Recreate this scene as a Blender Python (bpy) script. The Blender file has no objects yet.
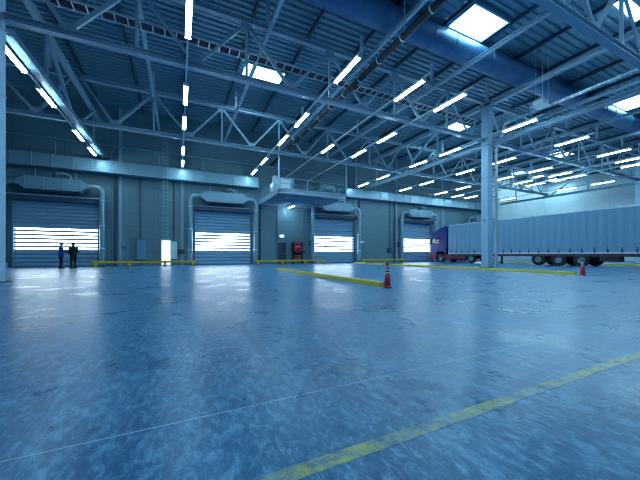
import bpy, math, random
from mathutils import Vector, Matrix
random.seed(7)
SC = bpy.context.scene
COL = SC.collection
PI = math.pi

# ------------------------------------------------------------------ helpers
class MB:
    """collects shapes, links them as ONE mesh object"""
    def __init__(s): s.v = []; s.f = []; s.smooth = []
    def add(s, vs, fs, smooth=False):
        o = len(s.v); s.v += [tuple(v) for v in vs]
        s.f += [tuple(i + o for i in f) for f in fs]; s.smooth += [smooth] * len(fs)
        return s
    def box(s, x0, x1, y0, y1, z0, z1):
        vs = [(x, y, z) for z in (z0, z1) for y in (y0, y1) for x in (x0, x1)]
        return s.add(vs, [(0,2,3,1),(4,5,7,6),(0,1,5,4),(2,6,7,3),(0,4,6,2),(1,3,7,5)])
    def cbox(s, x0, x1, y0, y1, z0, z1, b):
        """box with chamfered edges"""
        vs = []; 
        pts = []
        for sx in (0, 1):
            for sy in (0, 1):
                for sz in (0, 1):
                    c = ((x0, x1)[sx], (y0, y1)[sy], (z0, z1)[sz])
                    d = (b if sx == 0 else -b, b if sy == 0 else -b, b if sz == 0 else -b)
                    pts.append([(c[0], c[1] + d[1], c[2] + d[2]), (c[0] + d[0], c[1], c[2] + d[2]), (c[0] + d[0], c[1] + d[1], c[2])])
        vs = [p for t in pts for p in t]
        I = lambda sx, sy, sz, a: (sx * 4 + sy * 2 + sz) * 3 + a
        fs = []
        for k in (0, 1):
            fs.append(tuple(I(k, a, b_, 0) for a, b_ in ((0,0),(0,1),(1,1),(1,0)))[::(1 if k == 0 else -1)])
            fs.append(tuple(I(a, k, b_, 1) for a, b_ in ((0,0),(1,0),(1,1),(0,1)))[::(1 if k == 0 else -1)])
            fs.append(tuple(I(a, b_, k, 2) for a, b_ in ((0,0),(0,1),(1,1),(1,0)))[::(1 if k == 0 else -1)])
        for a in (0, 1):
            for b_ in (0, 1):
                fs.append((I(a,b_,0,0), I(a,b_,1,0), I(a,b_,1,1), I(a,b_,0,1)))
                fs.append((I(a,0,b_,0), I(a,1,b_,0), I(a,1,b_,2), I(a,0,b_,2)))
                fs.append((I(0,a,b_,1), I(1,a,b_,1), I(1,a,b_,2), I(0,a,b_,2)))
                for c in (0, 1): fs.append((I(a,b_,c,0), I(a,b_,c,1), I(a,b_,c,2)))
        return s.add(vs, list(dict.fromkeys(fs)))
    def bar(s, p, q, w, h=None, up=(0,0,1)):
        """rectangular bar from p to q; w across, h along 'up'"""
        h = w if h is None else h
        p = Vector(p); q = Vector(q); d = (q - p).normalized(); u = Vector(up)
        if abs(d.dot(u)) > .97: u = Vector((0,1,0))
        a = d.cross(u).normalized(); b = a.cross(d).normalized()
        vs = [e + a * (i * w / 2) + b * (j * h / 2) for e in (p, q) for i, j in ((-1,-1),(1,-1),(1,1),(-1,1))]
        return s.add(vs, [(3,2,1,0),(4,5,6,7),(0,1,5,4),(1,2,6,5),(2,3,7,6),(3,0,4,7)])
    def ibeam(s, p, q, w, h, t=.02):
        p = Vector(p); q = Vector(q); o = Vector((0, 0, h / 2 - t / 2))
        s.bar(p + o, q + o, w, t); s.bar(p - o, q - o, w, t); s.bar(p, q, t, h - 1.5 * t)
        return s
    def tube(s, path, r, n=10, caps=True):
        path = [Vector(p) for p in path]; rings = []
        prev = None
        rr = r if isinstance(r, (list, tuple)) else [r] * len(path)
        for i, p in enumerate(path):
            d = (path[min(i + 1, len(path) - 1)] - path[max(i - 1, 0)]).normalized()
            if prev is None:
                u = Vector((0,0,1)) if abs(d.z) < .9 else Vector((1,0,0))
                a = d.cross(u).normalized()
            else:
                a = (prev - d * prev.dot(d)).normalized()
            prev = a; b = d.cross(a)
            rings.append([p + (a * math.cos(k * 2 * PI / n) + b * math.sin(k * 2 * PI / n)) * rr[i] for k in range(n)])
        vs = [v for rg in rings for v in rg]; fs = []
        for i in range(len(path) - 1):
            for k in range(n):
                k2 = (k + 1) % n
                fs.append((i*n+k, i*n+k2, (i+1)*n+k2, (i+1)*n+k))
        s.add(vs, fs, True)
        if caps:
            m = len(path) - 1
            s.add(rings[0], [tuple(range(n))[::-1]]); s.add(rings[m], [tuple(range(n))])
        return s
    def lathe(s, prof, c=(0,0,0), n=20, axis='z', smooth=True):
        vs = []
        for r, z in prof:
            for k in range(n):
                a = 2 * PI * k / n
                if axis == 'z': v = (c[0] + r * math.cos(a), c[1] + r * math.sin(a), c[2] + z)
                elif axis == 'x': v = (c[0] + z, c[1] + r * math.cos(a), c[2] + r * math.sin(a))
                else: v = (c[0] + r * math.sin(a), c[1] + z, c[2] + r * math.cos(a))
                vs.append(v)
        fs = [(i*n+k, i*n+(k+1)%n, (i+1)*n+(k+1)%n, (i+1)*n+k) for i in range(len(prof)-1) for k in range(n)]
        s.add(vs, fs, smooth)
        return s
    def prism(s, prof, y0, y1, axis='y'):
        """2D outline extruded: axis y -> prof is (x,z); axis x -> prof is (y,z)"""
        n = len(prof)
        mk = (lambda p, t: (p[0], t, p[1])) if axis == 'y' else ((lambda p, t: (t, p[0], p[1])) if axis == 'x' else (lambda p, t: (p[0], p[1], t)))
        vs = [mk(p, y0) for p in prof] + [mk(p, y1) for p in prof]
        fs = [tuple(range(n))[::-1], tuple(range(n, 2*n))] + [(i, (i+1)%n, n+(i+1)%n, n+i) for i in range(n)]
        return s.add(vs, fs)
    def build(s, name, m, parent=None):
        me = bpy.data.meshes.new(name); me.from_pydata(s.v, [], s.f)
        me.polygons.foreach_set('use_smooth', s.smooth)
        me.materials.append(m); me.validate()
        import bmesh
        bm = bmesh.new(); bm.from_mesh(me); bmesh.ops.recalc_face_normals(bm, faces=bm.faces); bm.to_mesh(me); bm.free()
        o = bpy.data.objects.new(name, me); COL.objects.link(o)
        if parent is not None: o.parent = parent
        return o

def tag(o, label=None, cat=None, group=None, kind=None):
    if label: o['label'] = label
    if cat: o['category'] = cat
    if group: o['group'] = group
    if kind: o['kind'] = kind
    return o
def thing(name, label, cat, loc=(0,0,0), rz=0, group=None, kind=None):
    o = bpy.data.objects.new(name, None); COL.objects.link(o)
    o.location = loc; o.rotation_euler = (0, 0, rz); o.empty_display_size = .1
    return tag(o, label, cat, group, kind)
def dup(o, loc=None, rz=None, label=None, parent=None):
    c = o.copy(); COL.objects.link(c); c.parent = parent
    if loc is not None: c.location = loc
    if rz is not None: c.rotation_euler = (0, 0, rz)
    if label: c['label'] = label
    for ch in [x for x in KIDS.get(o.name, [])]: dup(ch, parent=c)
    return c
KIDS = {}
def kids(root):
    for ch in root.children: KIDS.setdefault(root.name, []).append(ch); kids(ch)

# ------------------------------------------------------------------ materials
def new_mat(name):
    m = bpy.data.materials.new(name); m.use_nodes = True
    nt = m.node_tree; b = nt.nodes['Principled BSDF']
    return m, nt, b
def mat(name, col, rough=.5, metal=0.0, var=.12, scale=3.0, bump=0.0, bscale=40.0, stretch=None):
    m, nt, b = new_mat(name); N = nt.nodes; L = nt.links
    b.inputs['Metallic'].default_value = metal
    tc = N.new('ShaderNodeTexCoord'); mp = N.new('ShaderNodeMapping'); L.new(tc.outputs['Object'], mp.inputs[0])
    if stretch: mp.inputs['Scale'].default_value = stretch
    nz = N.new('ShaderNodeTexNoise'); nz.inputs['Scale'].default_value = scale; nz.inputs['Detail'].default_value = 5
    L.new(mp.outputs[0], nz.inputs['Vector'])
    mx = N.new('ShaderNodeMix'); mx.data_type = 'RGBA'
    mx.inputs[6].default_value = (*[c * (1 - var) for c in col], 1); mx.inputs[7].default_value = (*[min(1, c * (1 + var)) for c in col], 1)
    L.new(nz.outputs['Fac'], mx.inputs[0]); L.new(mx.outputs[2], b.inputs['Base Color'])
    mr = N.new('ShaderNodeMapRange'); mr.inputs['To Min'].default_value = max(.03, rough - .08); mr.inputs['To Max'].default_value = min(1, rough + .08)
    L.new(nz.outputs['Fac'], mr.inputs['Value']); L.new(mr.outputs[0], b.inputs['Roughness'])
    if bump:
        n2 = N.new('ShaderNodeTexNoise'); n2.inputs['Scale'].default_value = bscale
        L.new(tc.outputs['Object'], n2.inputs['Vector'])
        bp = N.new('ShaderNodeBump'); bp.inputs['Strength'].default_value = bump; bp.inputs['Distance'].default_value = .02
        L.new(n2.outputs['Fac'], bp.inputs['Height']); L.new(bp.outputs[0], b.inputs['Normal'])
    return m
def glow(name, col, strength):
    m, nt, b = new_mat(name)
    b.inputs['Base Color'].default_value = (.8, .85, .9, 1); b.inputs['Roughness'].default_value = .4
    nz = nt.nodes.new('ShaderNodeTexNoise'); nz.inputs['Scale'].default_value = 2.0
    mr = nt.nodes.new('ShaderNodeMapRange'); mr.inputs['To Min'].default_value = strength * .9; mr.inputs['To Max'].default_value = strength * 1.1
    nt.links.new(nz.outputs['Fac'], mr.inputs['Value']); nt.links.new(mr.outputs[0], b.inputs['Emission Strength'])
    b.inputs['Emission Color'].default_value = (*col, 1)
    return m

M = {}
M['steel'] = mat('painted_steel', (.31, .47, .59), .42, .0, .12, 1.5)
M['steel_dark'] = mat('dark_painted_steel', (.03, .07, .12), .45, .0, .15, 1.5)
M['column'] = mat('column_paint', (.40, .60, .78), .68, 0, .10, 1.2, .1, 20)
M['deck'] = mat('roof_deck_metal', (.18, .35, .46), .4, .1, .10, .6)
M['galv'] = mat('galvanised_sheet', (.27, .44, .55), .38, .35, .18, 2.0, .08, 6, (1, 1, 4))
M['duct_round'] = mat('round_duct_sheet', (.055, .18, .36), .42, .25, .08, .8)
M['black'] = mat('black_pipe_paint', (.004, .008, .022), .6)
M['silver'] = mat('silver_coupling', (.66, .76, .83), .3, .2)
M['cable'] = mat('dark_cable', (.05, .05, .09), .5)
M['curtain'] = mat('door_curtain_slats', (.30, .48, .64), .38, .1, .08, 2)
M['frame'] = mat('door_frame_paint', (.13, .23, .33), .45)
M['hood'] = mat('door_hood_paint', (.05, .09, .14), .5)
M['pane'] = glow('translucent_door_pane', (.76, .92, 1.0), 6.5)
M['sky_pane'] = glow('skylight_dome_pane', (.46, .84, 1.0), 12.5)
M['tube'] = glow('lit_strip_diffuser', (.50, .85, 1.0), 37.0)
M['lamp_house'] = mat('lamp_housing', (.62, .70, .76), .4)
M['yellow'] = mat('yellow_kerb_paint', (.74, .58, .04), .5, 0, .25, 4, .15, 25)
M['rail_yellow'] = mat('yellow_guard_paint', (.80, .50, .03), .45, 0, .2, 3)
M['red'] = mat('red_plastic', (.60, .025, .05), .4)
M['white'] = mat('white_plastic', (.82, .85, .88), .4)
M['rubber'] = mat('tyre_rubber', (.016, .018, .022), .7)
M['rim'] = mat('wheel_rim_metal', (.22, .27, .33), .4, .5)
M['cab_blue'] = mat('cab_paint_blue', (.010, .030, .22), .6)
M['cab_red'] = mat('cab_paint_red', (.20, .012, .045), .55)
M['chassis'] = mat('chassis_black', (.025, .022, .035), .5)
M['maroon'] = mat('trailer_rail_maroon', (.10, .03, .06), .5)
M['tarp'] = mat('curtain_side_tarpaulin', (.20, .38, .54), .5, 0, .10, 1.2, .15, 3, (1, 2.2, .35))
M['alu'] = mat('aluminium_profile', (.55, .66, .74), .35, .3)
M['glass'] = mat('dark_window_glass', (.02, .035, .06), .08)
M['painted_glare'] = mat('painted_window_glare', (.75, .82, .88), .25)  # glare on the cab's side window, painted as a pale patch
M['cab_grey'] = mat('blue_grey_cabinet', (.16, .30, .50), .4)
M['cab_white'] = mat('white_cabinet', (.85, .88, .90), .4)
M['door_grey'] = mat('grey_door_paint', (.05, .065, .10), .45)
M['jacket_blue'] = mat('blue_work_jacket', (.03, .10, .42), .8, 0, .5, 18)
M['jacket_black'] = mat('black_jacket', (.010, .011, .016), .8, 0, .2, 10)
M['trousers'] = mat('navy_trousers', (.018, .028, .07), .85, 0, .2, 10)
M['trousers_black'] = mat('black_trousers', (.012, .014, .022), .85, 0, .2, 10)
M['skin'] = mat('skin', (.32, .19, .14), .55)
M['hair'] = mat('dark_hair', (.02, .017, .018), .6)
M['cap'] = mat('grey_cap', (.12, .15, .20), .8)
M['shoe'] = mat('black_shoe', (.01, .01, .012), .5)

def wall_mat(name, col, hp, vp):
    """sandwich panels: fine horizontal and vertical seams"""
    m, nt, b = new_mat(name); N = nt.nodes; L = nt.links
    tc = N.new('ShaderNodeTexCoord'); sp = N.new('ShaderNodeSeparateXYZ'); L.new(tc.outputs['Object'], sp.inputs[0])
    def math_(op, a, bv=None):
        n = N.new('ShaderNodeMath'); n.operation = op
        if hasattr(a, 'links'): L.new(a, n.inputs[0])
        else: n.inputs[0].default_value = a
        if bv is not None:
            if hasattr(bv, 'links'): L.new(bv, n.inputs[1])
            else: n.inputs[1].default_value = bv
        return n.outputs[0]
    along = math_('ADD', sp.outputs[0], sp.outputs[1])
    def seam(v, p, w): 
        fr = math_('FRACT', math_('DIVIDE', v, p))
        return math_('LESS_THAN', fr, w / p)
    k = math_('MAXIMUM', seam(sp.outputs[2], hp, .035), seam(along, vp, .04))
    nz = N.new('ShaderNodeTexNoise'); nz.inputs['Scale'].default_value = .7; nz.inputs['Detail'].default_value = 5
    L.new(tc.outputs['Object'], nz.inputs['Vector'])
    mx = N.new('ShaderNodeMix'); mx.data_type = 'RGBA'
    mx.inputs[6].default_value = (*[c * .88 for c in col], 1); mx.inputs[7].default_value = (*[c * 1.1 for c in col], 1)
    L.new(nz.outputs['Fac'], mx.inputs[0])
    m2 = N.new('ShaderNodeMix'); m2.data_type = 'RGBA'; L.new(mx.outputs[2], m2.inputs[6]); m2.inputs[7].default_value = (*[c * .72 for c in col], 1)
    L.new(k, m2.inputs[0]); L.new(m2.outputs[2], b.inputs['Base Color'])
    bp = N.new('ShaderNodeBump'); bp.inputs['Strength'].default_value = .5; bp.inputs['Distance'].default_value = .02; bp.invert = True
    L.new(k, bp.inputs['Height']); L.new(bp.outputs[0], b.inputs['Normal'])
    b.inputs['Roughness'].default_value = .5
    return m
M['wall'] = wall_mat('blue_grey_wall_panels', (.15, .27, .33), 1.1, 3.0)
M['wall_pale_lit'] = wall_mat('pale_brightened_wall_panels', (.84, .95, .98), 2.4, 6.0)  # pale tone raised to stand for the strong light on these walls

def floor_mat(name, line=False):
    """worn polished concrete: blotches, scuffs, tyre marks, saw-cut joints"""
    m, nt, b = new_mat(name); N = nt.nodes; L = nt.links
    tc = N.new('ShaderNodeTexCoord'); P = tc.outputs['Object']
    def noise(scale, detail=6, rough=.6, sc=None, rot=0, warp=0.0):
        mp = N.new('ShaderNodeMapping'); L.new(P, mp.inputs[0])
        if sc: mp.inputs['Scale'].default_value = sc
        mp.inputs['Rotation'].default_value = (0, 0, rot)
        n = N.new('ShaderNodeTexNoise'); n.inputs['Scale'].default_value = scale; n.inputs['Detail'].default_value = detail; n.inputs['Roughness'].default_value = rough; n.inputs['Distortion'].default_value = warp
        L.new(mp.outputs[0], n.inputs['Vector']); return n.outputs['Fac']
    def rng(v, a, b_, c, d):
        n = N.new('ShaderNodeMapRange'); n.inputs['From Min'].default_value = a; n.inputs['From Max'].default_value = b_
        n.inputs['To Min'].default_value = c; n.inputs['To Max'].default_value = d; L.new(v, n.inputs['Value']); return n.outputs[0]
    def mix(f, a, c):
        n = N.new('ShaderNodeMix'); n.data_type = 'RGBA'
        L.new(f, n.inputs[0])
        for k, v in ((6, a), (7, c)):
            if hasattr(v, 'links'): L.new(v, n.inputs[k])
            else: n.inputs[k].default_value = (*v, 1)
        return n.outputs[2]
    def mth(op, a, bb=None):
        n = N.new('ShaderNodeMath'); n.operation = op
        for k, v in ((0, a), (1, bb)):
            if v is None: continue
            if hasattr(v, 'links'): L.new(v, n.inputs[k])
            else: n.inputs[k].default_value = v
        return n.outputs[0]
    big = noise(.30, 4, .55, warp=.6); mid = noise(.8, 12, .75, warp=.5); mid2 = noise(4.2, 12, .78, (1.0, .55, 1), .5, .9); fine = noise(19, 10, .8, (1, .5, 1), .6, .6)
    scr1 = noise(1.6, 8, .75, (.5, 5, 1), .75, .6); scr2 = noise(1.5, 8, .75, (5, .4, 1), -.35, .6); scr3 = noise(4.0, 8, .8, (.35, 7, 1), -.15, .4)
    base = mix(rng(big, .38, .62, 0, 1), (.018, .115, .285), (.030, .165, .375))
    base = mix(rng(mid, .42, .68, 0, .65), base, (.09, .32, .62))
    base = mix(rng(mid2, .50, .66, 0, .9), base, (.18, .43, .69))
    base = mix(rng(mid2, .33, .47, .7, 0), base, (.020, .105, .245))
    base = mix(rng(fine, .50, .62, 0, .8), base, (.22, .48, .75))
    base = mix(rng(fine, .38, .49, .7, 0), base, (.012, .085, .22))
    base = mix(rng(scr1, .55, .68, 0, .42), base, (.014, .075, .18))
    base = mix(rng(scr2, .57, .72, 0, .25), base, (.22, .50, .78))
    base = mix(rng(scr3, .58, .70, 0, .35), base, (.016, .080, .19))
    sp = N.new('ShaderNodeSeparateXYZ'); L.new(P, sp.inputs[0])
    def joint(v, off, pitch, w):
        return mth('LESS_THAN', mth('FRACT', mth('DIVIDE', mth('SUBTRACT', v, off), pitch)), w / pitch)
    j = mth('MAXIMUM', joint(sp.outputs[1], 1.84, 5.9, .008), joint(sp.outputs[0], -8.9, 6.2, .010))
    base = mix(mth('MULTIPLY', j, rng(mid, .3, .6, .35, 1)), base, (.55, .72, .84))
    # one long dark drag mark on the concrete
    def sub(o_, v): return mth('SUBTRACT', o_, v)
    ax, ay, bx, by = 0.76, 4.6, 0.72, 2.3
    ln2 = math.hypot(bx - ax, by - ay); ux, uy = (bx - ax) / ln2, (by - ay) / ln2
    px_, py_ = sub(sp.outputs[0], ax), sub(sp.outputs[1], ay)
    al = mth('ADD', mth('MULTIPLY', px_, ux), mth('MULTIPLY', py_, uy)); ac_ = mth('ABSOLUTE', mth('ADD', mth('MULTIPLY', px_, -uy), mth('MULTIPLY', py_, ux)))
    mk = mth('MULTIPLY', rng(ac_, .02, .07, 1, 0), mth('MULTIPLY', rng(al, 0, .6, 0, 1), rng(al, ln2 - .6, ln2, 1, 0)))
    base = mix(mth('MULTIPLY', mk, rng(fine, .35, .6, .35, .9)), base, (.010, .09, .25))
    rough = rng(mid, .3, .7, .21, .42)
    if line:
        worn = mth('MULTIPLY', rng(noise(9, 9, .8, (1, 1.5, 1)), .40, .58, .1, 1), rng(noise(1.9, 4, .6), .40, .58, .28, 1))
        # the band's edges fray
        base = mix(worn, base, (.62, .62, .15))
    L.new(base, b.inputs['Base Color']); L.new(rough, b.inputs['Roughness'])
    b.inputs['Specular IOR Level'].default_value = .55; b.inputs['Specular Tint'].default_value = (.62, .86, 1, 1)
    bp = N.new('ShaderNodeBump'); bp.inputs['Strength'].default_value = .025; bp.inputs['Distance'].default_value = .01
    L.new(rng(fine, .3, .7, 0, 1), bp.inputs['Height']); L.new(bp.outputs[0], b.inputs['Normal'])
    return m
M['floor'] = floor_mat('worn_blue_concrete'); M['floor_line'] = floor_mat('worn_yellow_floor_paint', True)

# ------------------------------------------------------------------ the hall
XL, XR, Y0, YW, ZR = -17.0, 57.5, -8.0, 29.0, 13.2
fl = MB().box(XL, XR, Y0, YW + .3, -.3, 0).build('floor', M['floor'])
tag(fl, 'worn blue grey polished concrete floor of the hall', 'floor', kind='structure')
DOORS = [-8.36, 3.80, 15.70, 27.85, 40.0]; DW = 2.5; DH = 5.0
wb = MB(); x = XL
for cx in DOORS:
    if cx > 44: break
    wb.box(x, cx - DW, YW, YW + .25, 0, ZR + .3); wb.box(cx - DW, cx + DW, YW, YW + .25, DH, ZR + .3); x = cx + DW
wb.box(x, 42.9, YW, YW + .25, 0, ZR + .3)
tag(wb.build('wall_back', M['wall']), 'blue grey panelled back wall with the roller doors', 'wall', kind='structure')
tag(MB().box(42.9, XR, YW, YW + .25, 0, ZR + .3).build('wall_back_brightened', M['wall_pale_lit']), 'panelled back wall section beyond the lorry, coloured pale for the light on it', 'wall', kind='structure')
tag(MB().box(XR, XR + .25, Y0, YW + .25, 0, ZR + .3).build('wall_right', M['wall_pale_lit']), 'pale panelled side wall above the lorry trailer, tone raised for the light on it', 'wall', kind='structure')
tag(MB().box(XL - .25, XL, Y0, YW + .25, 0, ZR + .3).build('wall_left', M['wall']), 'blue grey side wall at the far left', 'wall', kind='structure')
# corrugated roof deck: trapezoid ribs running across the hall, one profile swept from wall to wall
prof = []; y = Y0; P_ = .38
while y < YW + .25:
    prof += [(y, ZR), (y + .14, ZR), (y + .18, ZR + .11), (y + .34, ZR + .11)]; y += P_
prof.append((y, ZR)); top = [(y, ZR + .3), (Y0, ZR + .3)]
dk = MB(); n = len(prof)
vs = [(XL, *p) for p in prof] + [(XR + .25, *p) for p in prof]
dk.add(vs, [(i, i + 1, n + i + 1, n + i) for i in range(n - 1)])
dk.box(XL, XR + .25, Y0, YW + .25, ZR + .12, ZR + .3)
tag(dk.build('ceiling', M['deck']), 'corrugated blue metal roof deck over the whole hall', 'ceiling', kind='structure')

# ------------------------------------------------------------------ roller doors (setting)
def make_curtain(z0, z1, x0, x1):
    b = MB(); pr = []; z = z0; p = .285
    k = max(1, round((z1 - z0) / p)); p = (z1 - z0) / k
    for i in range(k):
        zz = z0 + i * p
        pr += [(29.13, zz), (29.055, zz + .05), (29.03, zz + p * .5), (29.05, zz + p - .04)]
    pr += [(29.13, z1), (29.17, z1), (29.17, z0)]
    return b.prism(pr, x0, x1, 'x')
DOOR_TXT = ['roller door behind the two standing people', 'roller door between the narrow glowing door and the platform', 'roller door right of the red fire hose stand',
            'roller door beside the blue lorry cab', 'roller door hidden behind the lorry trailer']
for i, cx in enumerate(DOORS):
    d = thing(f'door_{i+1}', 'grey slatted ' + DOOR_TXT[i] + ' with lit pane strip', 'door', (cx, 0, 0), kind='structure')
    make_curtain(.0, 1.25, -DW, DW).build('lower_curtain', M['curtain'], d)
    make_curtain(3.02, DH, -DW, DW).build('upper_curtain', M['curtain'], d)
    nP = 6; pp = (3.02 - 1.25) / nP
    for k in range(nP):
        z = 1.25 + k * pp
        MB().box(-DW + .06, DW - .06, 29.08, 29.11, z + .066, z + pp - .066).build('vision_pane', M['pane'], d)
    rb = MB()
    for k in range(nP + 1): rb.box(-DW, DW, 29.05, 29.13, 1.25 + k * pp - .068, 1.25 + k * pp + .068)
    rb.build('pane_rail', M['curtain'], d)
    for sx in (-1, 1):
        g = MB().cbox(sx * (DW + .12) - .14, sx * (DW + .12) + .14, 28.84, 28.99, 0, DH + .1, .015).build('side_guide', M['frame'], d)
        MB().box(sx * (DW + .12) - .03, sx * (DW + .12) + .03, 28.80, 28.845, .2, DH - .3).build('guide_seal', M['hood'], g)
    MB().cbox(-DW - .28, DW + .28, 28.55, 28.99, DH - .02, DH + .48, .03).build('roll_housing', M['hood'], d)
    MB().tube([(-DW - .5, 28.5, DH + .35), (DW + .5, 28.5, DH + .35)], .05, 8).build('housing_rail', M['steel'], d)
    MB().cbox(-DW - .62, -DW - .38, 28.80, 28.99, 1.9, 2.5, .02).build('motor_box', M['hood'], d)

# ------------------------------------------------------------------ air curtains over the doors
def make_air_curtain(label):
    t = thing('air_curtain', label, 'air curtain', (0, 0, 0), group='air curtains over the roller doors')
    # body: long sheet metal box with tapered ends
    prof = [(-2.05, 6.08), (-1.6, 5.72), (1.6, 5.72), (2.05, 6.08), (2.05, 6.32), (1.6, 6.62), (-1.6, 6.62), (-2.05, 6.32)]
    MB().prism(prof, 27.95, 28.7).build('casing', M['galv'], t)
    for xx in (-1.6, -.55, .55, 1.6):
        MB().box(xx - .025, xx + .025, 27.92, 28.72, 5.70, 6.64).build('casing_seam', M['galv'], t)
    MB().box(-1.5, 1.5, 28.1, 28.5, 5.62, 5.72).build('air_slot', M['hood'], t)
    for s in (-1, 1):
        path = [(s * 2.0, 28.32, 6.2), (s * 2.45, 28.32, 6.2)]
        for k in range(1, 8):
            a = k * PI / 14
            path.append((s * (2.45 + .45 * math.sin(a)), 28.32, 6.2 - .45 * (1 - math.cos(a))))
        path += [(s * 2.9, 28.32, 3.0), (s * 2.9, 28.32, .35)]
        p = MB().tube(path, .19, 14).build('air_pipe', M['galv'], t)
        for z in (1.4, 3.2, 5.2):
            MB().lathe([(.19, -.04), (.215, -.03), (.215, .03), (.19, .04)], (s * 2.9, 28.32, z), 14).build('pipe_collar', M['silver'], p)
        MB().cbox(s * 2.9 - .25, s * 2.9 + .25, 28.08, 28.58, 0, .38, .03).build('pipe_foot', M['frame'], t)
        MB().bar((s * 1.2, 28.6, 6.6), (s * 1.2, 28.6, 7.45), .05).build('hanger', M['steel'], t)
    MB().lathe([(0, 0), (.22, 0), (.24, .05), (.24, .35), (.16, .45), (0, .45)], (.1, 28.3, 6.62), 16).build('fan_motor', M['hood'], t)
    MB().tube([(.1, 28.3, 6.95), (.5, 28.3, 7.05), (.9, 28.3, 6.9), (.95, 28.3, 6.6)], .09, 8).build('inlet_hose', M['galv'], t)
    return t
AC_TXT = ['above the door behind the two people', 'above the door beside the narrow glowing door', 'above the door right of the platform', 'above the door beside the lorry cab', 'above the door behind the lorry trailer']
ac = make_air_curtain('galvanised air curtain with two bent pipes ' + AC_TXT[0]); kids(ac)
ac.location = (DOORS[0], 0, 0)
for i in range(1, 5): dup(ac, (DOORS[i], 0, 0), label='galvanised air curtain with two bent pipes ' + AC_TXT[i])

# ------------------------------------------------------------------ rectangular wall duct (two runs)
def wall_duct(x0, x1, label):
    t = thing('wall_duct', label, 'duct', (0, 0, 0), group='rectangular wall ducts')
    MB().box(x0, x1, 28.1, 28.92, 7.42, 8.36).build('duct_run', M['galv'], t)
    x = x0
    while x <= x1 + .01:
        MB().box(x - .035, x + .035, 28.06, 28.94, 7.38, 8.40).build('flange', M['galv'], t); x += (x1 - x0) / round((x1 - x0) / 1.2)
    k = x0 + 1.2
    while k < x1:
        MB().bar((k, 28.95, 7.36), (k, 28.95, 9.6), .05).build('bracket', M['steel'], t); k += 3.5
    return t
wall_duct(XL + .3, 6.9, 'long rectangular sheet metal duct on the wall, left of the platform')
wall_duct(16.75, 41.5, 'long rectangular sheet metal duct on the wall, right of the platform')
pp = MB().tube([(XL + .1, 28.7, 9.75), (42, 28.7, 9.75)], .07, 8).build('sprinkler_pipe', M['galv'])
tag(pp, 'thin horizontal pipe high on the back wall above the ducts', 'pipe')

# ------------------------------------------------------------------ steel frame
NB = 4.3
def truss(x0, x1, Y, label):
    """Warren truss with posts, spanning x0..x1 at depth Y"""
    t = thing('roof_truss', label, 'roof truss', (0, Y, 0))
    zb, zt = 8.98, 11.66
    MB().ibeam((x0, 0, zb), (x1, 0, zb), .26, .24, .03).build('bottom_chord', M['steel'], t)
    MB().ibeam((x0, 0, zt), (x1, 0, zt), .26, .24, .03).build('top_chord', M['steel'], t)
    c = 7.1 + 25.2 * math.floor((x0 + 5.6 + .01) / 25.2 + (0 if x0 > -20 else 0))
    nodes = [c - 2.15 - NB * 2 + NB * k for k in range(-1, 7)]
    bot = [v for v in nodes if x0 + .3 < v < x1 - .3]
    tops = [v + NB / 2 for v in nodes if x0 + .3 < v + NB / 2 < x1 - .3]
    for i, v in enumerate(bot):
        MB().box(v - .28, v + .28, -.02, .02, zb, zb + .42).build('gusset_plate', M['steel'], t)
        for s in (-1, 1):
            e = v + s * NB / 2
            if e < x0 or e > x1: e = max(x0 + .1, min(x1 - .1, e))
            w = .15 if (i + s) % 2 else .11
            MB().bar((v, 0, zb + .08), (e, 0, zt - .1), w, w * .8, (0, 1, 0)).build('diagonal', M['steel'], t)
    for v in tops:
        MB().bar((v, 0, zb + .1), (v, 0, zt - .1), .11, .11).build('vertical', M['steel'], t)
        MB().box(v - .25, v + .25, -.02, .02, zt - .42, zt).build('gusset_plate', M['steel'], t)
    for k in range(-8, 14):
        v = 19.7 + 5.3 * k - (0 if k <= 0 else 0)
        if x0 + .2 < v < x1 - .2:
            MB().bar((v, 0, zt + .1), (v, 0, 13.0), .16, .16).build('roof_post', M['column'], t)
    return t
truss(-16.8, -5.75, 22.2, 'blue steel roof truss nearest the wall, left of the left column line')
truss(-5.35, 19.5, 22.2, 'long blue steel roof truss nearest the wall, above the platform')
truss(-5.35, 19.5, 13.6, 'long blue steel roof truss spanning between the two columns')
truss(-5.35, 19.5, 5.25, 'near blue steel roof truss at the top right corner')
truss(19.9, 44.7, 22.2, 'blue steel roof truss near the wall, above the lorry cab')
truss(19.9, 44.7, 13.6, 'blue steel roof truss from the right column over the lorry trailer')
truss(19.9, 44.7, 5.25, 'near blue steel roof truss right of the right column line')
truss(45.1, 57.4, 13.6, 'short far blue steel truss meeting the pale side wall')

def girder(X, ya, yb, label, webs=True):
    """carrier girder along the column line"""
    t = thing('girder_truss', label, 'girder', (X, 0, 0))
    zb, zt = 8.74, 11.45
    MB().ibeam((.22, ya, zb), (.22, yb, zb), .34, .26, .03).build('bottom_chord', M['steel'], t)
    MB().ibeam((.0, ya, zt), (.0, yb, zt), .26, .26, .03).build('top_chord', M['steel'], t)
    ys = [5.25 + 8.47 * k for k in range(-1, 3)] if webs else []
    for y in ys:
        for s in (-1, 1):
            e = y + s * 4.2
            if ya < y < yb and ya < e < yb:
                MB().bar((.05, y + s * .25, zb + .1), (.05, e, zt - .1), .16, .14, (1,0,0)).build('diagonal', M['steel'], t)
    for y in [v + 4.2 for v in ys]:
        if ya < y < yb: MB().bar((.05, y, zb + .1), (.05, y, zt - .1), .12).build('vertical', M['steel'], t)
    return t
girder(-5.65, 13.97, 28.9, 'blue steel girder running from the left column to the wall')
girder(-5.65, -7.8, 13.23, 'blue steel girder overhead on the near side of the left column')
girder(19.55, 13.97, 28.9, 'blue steel girder running from the right column to the wall')
girder(19.55, -7.8, 13.23, 'blue steel girder on the near side of the right column', False)
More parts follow.
